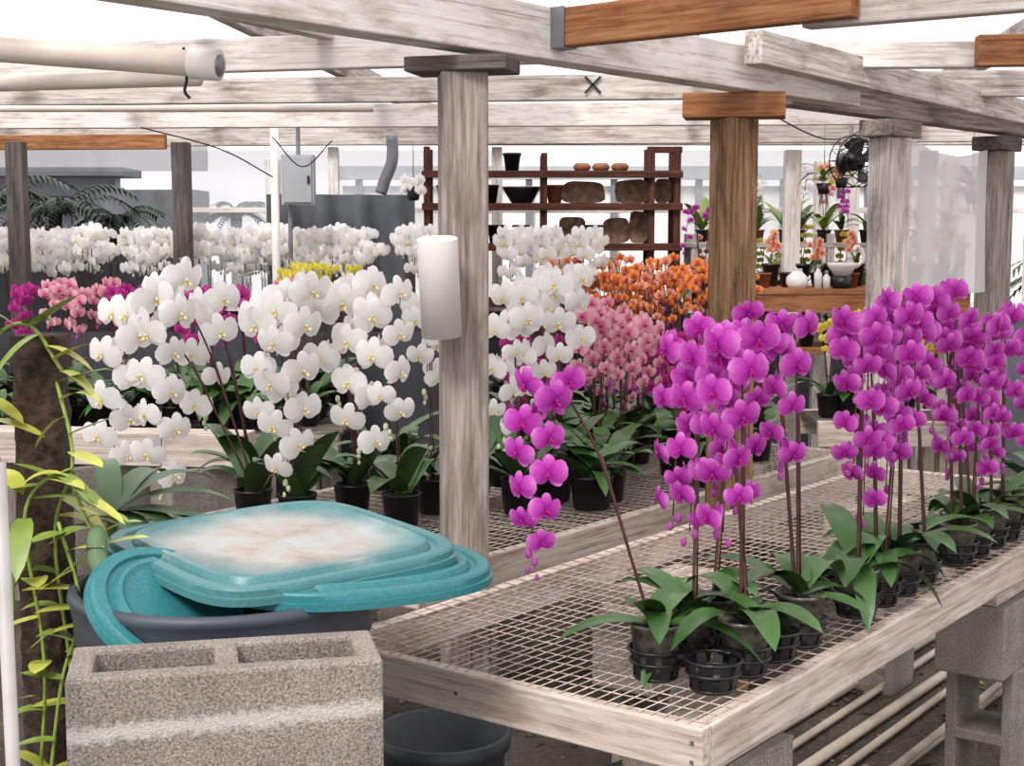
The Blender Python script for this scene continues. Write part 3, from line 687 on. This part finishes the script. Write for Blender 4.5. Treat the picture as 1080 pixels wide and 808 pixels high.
for t in (math.radians(-50), math.radians(130)):
    c, s = math.cos(t), math.sin(t); q = lambda r, w, z: (r * c - w * s, r * s + w * c, z)
    tube(mb, catmull([q(.25, -.06, .88), q(.30, -.05, .86), q(.31, 0, .85), q(.30, .05, .86), q(.25, .06, .88)], 4), .009, M_can, 8)
lathe(mb, [(.001, -.034), (.24, -.034), (.24, .002), (.001, .002)], (0, 0, 0), M_conc, 24)
mb.obj('can_body', True, e)
def loft_lid(name, a, p, prof, mat, loc, rot, n=120):
    mb = MB(); V = []
    for i, (s, z) in enumerate(prof):
        for j in range(n):
            t = 2 * math.pi * j / n; c, d = math.cos(t), math.sin(t)
            rad = (abs(c) ** p + abs(d) ** p) ** (-1 / p)   # superellipse in polar form: even spacing
            q = max(a + s, 0) * rad
            V.append((q * c, q * d, z))
    k = len(prof); F = [(i * n + j, i * n + (j + 1) % n, (i + 1) * n + (j + 1) % n, (i + 1) * n + j) for i in range(k - 1) for j in range(n)]
    mb.add(V, F, mat)
    o = mb.obj(name, True, None, loc); o.rotation_euler = rot
    sd = o.modifiers.new('solid', 'SOLIDIFY'); sd.thickness = .004; sd.offset = -1
    sb = o.modifiers.new('edge', 'EDGE_SPLIT'); sb.split_angle = math.radians(38); return o
prof = [(.005, -.028), (.005, -.015), (0, -.014), (0, -.003), (-.003, .001), (-.022, .001), (-.025, -.006), (-.028, -.007), (-.034, -.007), (-.037, .000), (-.041, .007), (-.048, .008), (-.055, .003), (-.060, .001), (-.14, .002), (-.9, .003)]
loft_lid('teal_square_lid', .262, 5.0, prof, M_teald, (-.430, 2.60, 1.040), (math.radians(2.5), math.radians(-1), math.radians(40)))
loft_lid('teal_round_lid', .268, 2.5, prof, M_teal, (-.325, 2.585, 1.006), (math.radians(-.5), math.radians(1.5), math.radians(32)))
loft_lid('teal_round_lid', .160, 2, prof, M_teal, (-.560, 2.375, .970), (math.radians(16), math.radians(30), 0))
mb = MB(); tube(mb, catmull([(-.735, 2.48, 1.085), (-.72, 2.43, 1.04), (-.69, 2.40, 1.015), (-.665, 2.37, .99)], 5), [.012] + [.018] * 14 + [.013], M_leaf2, 10); mb.obj('cactus_stem_cutting')
mb = MB(); lathe(mb, [(.001, 0), (.11, 0), (.135, .50), (.148, .51), (.148, .54), (.135, .54), (.11, .02)], (0, 0, 0), M_can, 32); mb.obj('grey_nursery_tub', True, None, (-.15, 2.98, 0))
mb = MB()
for i in range(3): box(mb, (-.02 + i * .16, 3.7 - i * .05, .04 + .05 * i), (.34, .28, .06), M_black, .3 + i * .2)
mb.obj('stacked_nursery_trays', False)
pipe('leaning_white_pole', [(-.606, 1.70, 0), (-.606, 1.66, 1.335)], .0085, M_greypole, False, 10)

# totem and vine
mb = MB(); rr = random.Random(9); V = []; n = 16; m = 60
for i in range(m):
    z = 1.42 * i / (m - 1)
    for j in range(n):
        t = 2 * math.pi * j / n + .3; rad = (abs(math.cos(t)) ** 5 + abs(math.sin(t)) ** 5) ** (-.2)
        r = .045 * rad + rr.uniform(-.004, .004); V.append((-.872 + r * math.cos(t), 2.62 + r * math.sin(t), z))
F = [(i * n + j, i * n + (j + 1) % n, (i + 1) * n + (j + 1) % n, (i + 1) * n + j) for i in range(m - 1) for j in range(n)] + [tuple((m - 1) * n + j for j in range(n))]
mb.add(V, F, M_bark); mb.obj('tree_fern_totem')
mb = MB(); rr = random.Random(14)
paths = [[(-.93, 2.54, 0), (-.92, 2.54, .6), (-.91, 2.54, 1.0), (-.935, 2.55, 1.25), (-.945, 2.57, 1.40), (-.87, 2.55, 1.445), (-.81, 2.55, 1.36)],
         [(-.81, 2.53, 0), (-.80, 2.53, .7), (-.83, 2.54, 1.05), (-.79, 2.53, 1.2), (-.82, 2.55, 1.34)],
         [(-.90, 2.5, .3), (-.84, 2.49, .8), (-.87, 2.5, 1.1), (-.80, 2.5, 1.18), (-.76, 2.5, 1.10), (-.73, 2.5, 1.02)],
         [(-.84, 2.45, .5), (-.80, 2.45, .8), (-.76, 2.45, .95), (-.80, 2.47, 1.1)]]
for p in paths:
    C = catmull(p, 9); tube(mb, C, .0035, M_vine2, 7)
    for i in range(4, len(C), 2):
        if C[i][2] < .5: continue
        a = rr.choice([rr.uniform(-.5, .5), math.pi + rr.uniform(-.5, .5), rr.uniform(0, 6.28)]); dz = rr.uniform(-.5, .8)
        leaf(mb, C[i], (math.cos(a), -abs(math.sin(a)) * .7, 0), rr.uniform(.06, .105), rr.uniform(.034, .048), dz, rr.uniform(0, .7), rr.choice([M_vine, M_vine, M_vine2]), .12, 7)
mb.obj('vanilla_vine')
mb = MB()
for a, L, ri, dr, W in ((.25, .26, .55, .5, .06), (.0, .28, .25, .55, .065), (-.3, .26, .35, .9, .06), (.6, .24, .9, .7, .055), (2.6, .2, .7, .8, .055), (-.8, .22, .2, .8, .06), (1.2, .22, 1.0, .8, .055), (3.5, .18, .4, .9, .05), (.15, .3, .05, .2, .05), (1.9, .2, 1.1, .7, .05)):
    leaf(mb, (-.80, 2.80, 1.05), (math.cos(a), math.sin(a), 0), L, W, ri, dr, M_leaf2, .2, 9)
tube(mb, [(-.80, 2.80, 0), (-.80, 2.80, 1.05)], .012, M_vine2, 8)
for a in (0.1, -.6, .9, 2.2): leaf(mb, (-.80, 2.76, .9), (math.cos(a), math.sin(a) - .3, 0), .2, .055, .3, .8, M_leaf2, .2, 8)
mb.obj('broad_leaf_plant')

for k, w in enumerate((.82, .70, .60, .50, .38, .34)):
    zz = .022 if k != 5 else .06
    pipe('ground_pvc_pipe', [B(.9 + .08 * k, w, zz), B(4.6, w + (.03 if k % 2 else -.02), zz)], .013 if k % 2 else .018, M_pipeg, False, 12)
pipe('ground_pvc_pipe', [B(.7, 1.0, .03), B(4.5, 1.04, .03)], .018, M_pipeg, False, 12)

# ---------------------------------------------------------------- purple orchids in trays, near bench
def tray(cells):
    mb = MB(); cs = [B(d, w, .754) for d, w in cells]
    for c in cs:
        for r, z in ((.054, .058), (.050, .034), (.041, .004)):
            tube(mb, [(c[0] + r * math.cos(t), c[1] + r * math.sin(t), c[2] + z) for t in np.linspace(0, 2 * math.pi, 21)], .0035, M_black, 5, False)
        for k in range(10):
            t = 2 * math.pi * k / 10; x, y = math.cos(t), math.sin(t); tx, ty = -y * .0095, x * .0095
            V = [(c[0] + .041 * x - tx, c[1] + .041 * y - ty, c[2]), (c[0] + .041 * x + tx, c[1] + .041 * y + ty, c[2]), (c[0] + .0545 * x + tx, c[1] + .0545 * y + ty, c[2] + .06), (c[0] + .0545 * x - tx, c[1] + .0545 * y - ty, c[2] + .06)]
            mb.add(V, [(0, 1, 2, 3)], M_black)
        lathe(mb, [(.001, 0), (.042, 0), (.044, .02)], c, M_black, 16)
    for i in range(len(cs)):
        for j in range(i):
            a, b = np.array(cs[i]), np.array(cs[j]); L = np.linalg.norm(a - b)
            if L < .14:
                d = (b - a) / L; mid = (a + b) / 2 + vec(0, 0, .056); Mx = np.array([[d[0], -d[1], 0], [d[1], d[0], 0], [0, 0, 1]]); box(mb, mid, (L - .10, .05, .008), M_black, M=Mx)
    mb.obj('nursery_carry_tray')
def rowcells(d0, n): return [(d0 + .125 * i, w) for i in range(n) for w in (.09, .215)]
tray(rowcells(.20, 4)); tray(rowcells(.86, 4)); tray(rowcells(1.50, 4)); tray(rowcells(2.14, 5))
ZP = .762; FACE = (-.18, -1, -.08)
pA = B(.2, .215, ZP)
plant('purple_orchid', pA, [((.085, 2.62, 1.345), (.035, 2.60, 1.02), 12)], 'purple', True, 1, 6, .21, (-.25, -1, -.05), .084, a0=.2, buds=4)
pB = B(.325, .09, ZP)
plant('purple_orchid', pB, [((.435, 2.70, 1.41), (.395, 2.62, 1.05), 11), ((.40, 2.78, 1.40), (.345, 2.72, 1.03), 10)], 'purple', True, 2, 7, .22, FACE, .084, a0=.4)
plant('purple_orchid', B(.325, .215, ZP), [((.37, 2.88, 1.41), (.325, 2.83, 1.04), 9)], 'purple', True, 3, 5, .2, (-.8, -1, -.1), .08)
plant('purple_orchid', B(.575, .09, ZP), [((.575, 2.90, 1.42), (.54, 2.84, 1.14), 8), ((.53, 2.96, 1.42), (.47, 2.93, 1.05), 10)], 'purple', True, 4, 7, .22, FACE, .08, a0=-.3)
plant('purple_orchid', B(.45, .215, ZP), [((.47, 3.02, 1.43), (.42, 2.98, 1.08), 9)], 'purple', True, 5, 5, .2, FACE, .08)
rr = random.Random(21); k = 0
for d in (.86, .985, 1.11, 1.235, 1.50, 1.625, 1.75, 1.875, 2.14, 2.265, 2.39, 2.515, 2.64):
    for w in (.09, .215):
        if w > .2 and k % 2: k += 1; continue
        p = B(d, w, ZP); sp = []
        for q in range(2 if (w < .2 and k % 3) else 1):
            ax = p[0] - rr.uniform(.0, .07) + q * .05; ay = p[1] - rr.uniform(.0, .05) + q * .03; h = rr.uniform(1.35, 1.475)
            sp.append(((ax, ay, h), (ax - rr.uniform(.015, .04), ay - .07, h - rr.uniform(.28, .44)), rr.randint(8, 11)))
        plant('purple_orchid', p, sp, 'purple', True, 30 + k, 6, rr.uniform(.18, .25), (rr.uniform(-.45, .15), -1, -.08), .080)
        k += 1
mb = MB(); leaf(mb, B(1.9, .1, .86), (1, -.1, 0), .22, .06, -.05, .25, M_yleaf, .2, 8); mb.obj('yellowing_orchid_leaf')

# ---------------------------------------------------------------- white orchids on second bench
ZW = .752; WF = (.12, -1, -.08); S = .130
def wp(px, py, sp, seed, kind='white', size=S, nl=6, LL=.27, face=WF, hi=True, spread=.38):
    plant(kind + '_orchid', (px, py, ZW), sp, kind, hi, seed, nl, LL, face, size, .056, 12, potmat=M_black, up=.4, spread=spread, buds=3)
wp(-.76, 4.12, [((-1.04, 4.0, 1.42), (-1.12, 3.95, .96), 10), ((-.96, 4.05, 1.48), (-.98, 3.92, .91), 12)], 51)
wp(-.80, 4.36, [((-.90, 4.25, 1.43), (-.89, 4.12, 1.08), 7)], 52)
wp(-.62, 4.05, [((-.67, 4.0, 1.43), (-.67, 3.92, 1.08), 7), ((-.60, 3.96, 1.46), (-.62, 3.88, .93), 11)], 53)
wp(-.48, 4.22, [((-.51, 4.18, 1.46), (-.51, 4.08, 1.14), 6), ((-.44, 4.10, 1.46), (-.43, 4.0, 1.00), 10)], 54)
wp(-.32, 4.06, [((-.35, 4.0, 1.44), (-.34, 3.92, 1.08), 8)], 55, size=.12)
wp(-.24, 4.32, [((-.25, 4.25, 1.42), (-.25, 4.17, 1.15), 6)], 56, size=.11)
wp(-.12, 4.5, [((-.18, 4.45, 1.42), (-.20, 4.4, 1.1), 8)], 57, size=.11)
wp(.02, 4.32, [((.0, 4.3, 1.37), (-.03, 4.2, 1.0), 8)], 58, size=.11)
wp(.12, 4.48, [((.07, 4.42, 1.46), (.06, 4.35, 1.10), 9), ((.17, 4.42, 1.48), (.17, 4.33, 1.2), 7)], 59, size=.12)
wp(.05, 4.75, [((.02, 4.7, 1.44), (0, 4.6, 1.1), 8)], 60, size=.11)
rr = random.Random(33)
for i in range(12):
    d = rr.uniform(1.7, 3.0); w = rr.uniform(1.3, 2.1); p = B(d, w)
    kind = rr.choice(['pink', 'magenta', 'pink', 'magenta'])
    wp(p[0], p[1], [((p[0] - .03, p[1] - .03, rr.uniform(1.15, 1.3)), (p[0] - .05, p[1] - .1, rr.uniform(.95, 1.05)), 9)], 70 + i, kind, .07, 6, .22, hi=False)
for i, (x, y, kd, h) in enumerate(((.30, 5.1, 'pink', 1.34), (.40, 5.15, 'pink', 1.32), (.47, 5.3, 'pink', 1.30), (.35, 5.35, 'pink', 1.36), (.60, 5.45, 'magenta', 1.22), (.70, 5.6, 'magenta', 1.20), (.55, 5.7, 'magenta', 1.20), (.82, 5.75, 'magenta', 1.18))):
    wp(x, y, [((x - .02, y - .03, h), (x - .05, y - .1, h - .24), 10), ((x + .04, y - .03, h - .03), (x + .05, y - .1, h - .25), 8)], 100 + i, kd, .078, 6, .22, hi=False)
def leafpot(x, y, z, L=.24):
    mb = MB(); pot(mb, (0, 0, 0), .055, .10, M_black); leaves(mb, (0, 0, .09), 6, L, R, None, None, .3); mb.obj('orchid_in_leaf', True, None, (x, y, z))
for i in range(26):
    p = B(R.uniform(1.3, 3.1), R.uniform(1.2, 2.1)); leafpot(p[0], p[1], .755)
for i in range(40):
    leafpot(R.uniform(-3.4, -.9), R.choice([6.22, 6.45, 6.65, 6.9]), .755, .28)

# ---------------------------------------------------------------- generic plants, shared meshes
def variant(kind, seed, h, drop, size, ns=2, n=9, hi=False, LL=.2, spread=.42):
    rng = random.Random(seed); mb = MB(); pot(mb, (0, 0, 0), .055, .10, M_black); leaves(mb, (0, 0, .09), 5, LL, rng, None, None, .3)
    for q in range(ns):
        ax, ay = rng.uniform(-.08, .08), rng.uniform(-.06, .02); hh = h * rng.uniform(.88, 1.04)
        spike(mb, vec(0, 0, .09), vec(ax, ay, hh), vec(ax + rng.uniform(-.06, .06), ay - rng.uniform(.05, .12), hh - drop * rng.uniform(.7, 1.2)), n, size, kind, (rng.uniform(-.4, .4), -1, -.05), hi, rng, True, 1, spread)
    return mb.mesh(kind + '_orchid')
VAR = {}
def put(kind, x, y, z, rz=0, key=None, **kw):
    key = key or kind
    if key not in VAR: VAR[key] = [variant(kind, len(VAR) * 11 + i, **kw) for i in range(4)]
    o = bpy.data.objects.new(kind + '_orchid', R.choice(VAR[key])); COL.objects.link(o); o.location = (x, y, z); o.rotation_euler = (0, 0, rz); return o
for y in (7.9, 8.15, 8.4):
    x = -4.4
    while x < -.25:
        put('white', x + R.uniform(-.03, .03), y + R.uniform(-.05, .05), .755, R.uniform(-.3, .3), 'wfar', h=.86, drop=.18, size=.108, ns=2, n=7); x += .19
for x in (-.05, .1, .22, .3): put('white', x, 7.1, .755, R.uniform(-.3, .3), 'wfar')
for x, y, kd in ((-1.98, 6.4, 'pink'), (-1.88, 6.3, 'pink'), (-1.80, 6.5, 'pink'), (-1.72, 6.35, 'magenta'), (-1.55, 6.6, 'pink'), (-1.35, 6.4, 'magenta'), (-1.22, 6.5, 'magenta'), (-1.12, 6.35, 'magenta'), (-1.02, 6.6, 'magenta'), (-.92, 6.4, 'pink'), (-2.3, 6.8, 'magenta')):
    put(kd, x, y, .755, R.uniform(-.5, .5), kd + 'mid', h=.62, drop=.20, size=.078, ns=2, n=8)
for x in (-1.05, -.95, -.85): put('yellow', x, 7.0, .755, R.uniform(-.5, .5), 'yel', h=.70, drop=.15, size=.06, ns=3, n=8)
for y in (7.0, 7.2, 7.4):
    x = .25
    while x < 1.2:
        kd = R.choice(['orange', 'orange', 'coral'])
        put(kd, x + R.uniform(-.04, .04), y, .755, R.uniform(-.6, .6), kd + 'g', h=.72, drop=.26, size=.062, ns=3, n=7, spread=.8); x += .14
flat_bench('slatted_bench', 2.9, 3.7, 7.4, 7.95, 1.1, M_bench, 5)
for i in range(7): put('purple', 2.95 + i * .1, 7.6 + .1 * (i % 2), 1.1, 0, 'purpleb', h=.62, drop=.25, size=.055, ns=2, n=7, LL=.26)
put('purple', 1.13, 8.5, 1.17, 0, 'purpleb'); put('purple', 1.2, 8.55, 1.17, .4, 'purpleb')
for i in range(5): put('yellow', 1.50 + .09 * i, 6.7, .755, R.uniform(-.5, .5), 'yello', h=.50, drop=.15, size=.06, ns=2, n=7)
flat_bench('slatted_bench', 1.42, 2.2, 6.55, 7.0, .75, M_bench, 4)

# ---------------------------------------------------------------- light, world, camera
w = bpy.data.worlds.new('overcast_sky'); scene.world = w; w.use_nodes = True
bg = w.node_tree.nodes['Background']; bg.inputs['Color'].default_value = (1.0, .965, .975, 1); bg.inputs['Strength'].default_value = 1.38
sl = bpy.data.lights.new('hazy_sun', 'SUN'); sl.energy = 4.6; sl.angle = math.radians(18); sl.color = (1, .955, .92)
so = bpy.data.objects.new('hazy_sun', sl); COL.objects.link(so); so.rotation_euler = (math.radians(38), math.radians(-20), 0); so.location = (0, 0, 6)
cd = bpy.data.cameras.new('camera'); cd.lens = 50; cd.sensor_width = 36; cd.clip_end = 200
co = bpy.data.objects.new('camera', cd); COL.objects.link(co); co.location = (0, 0, 1.6); co.rotation_euler = (math.radians(90 - 5.86), 0, 0)
scene.camera = co
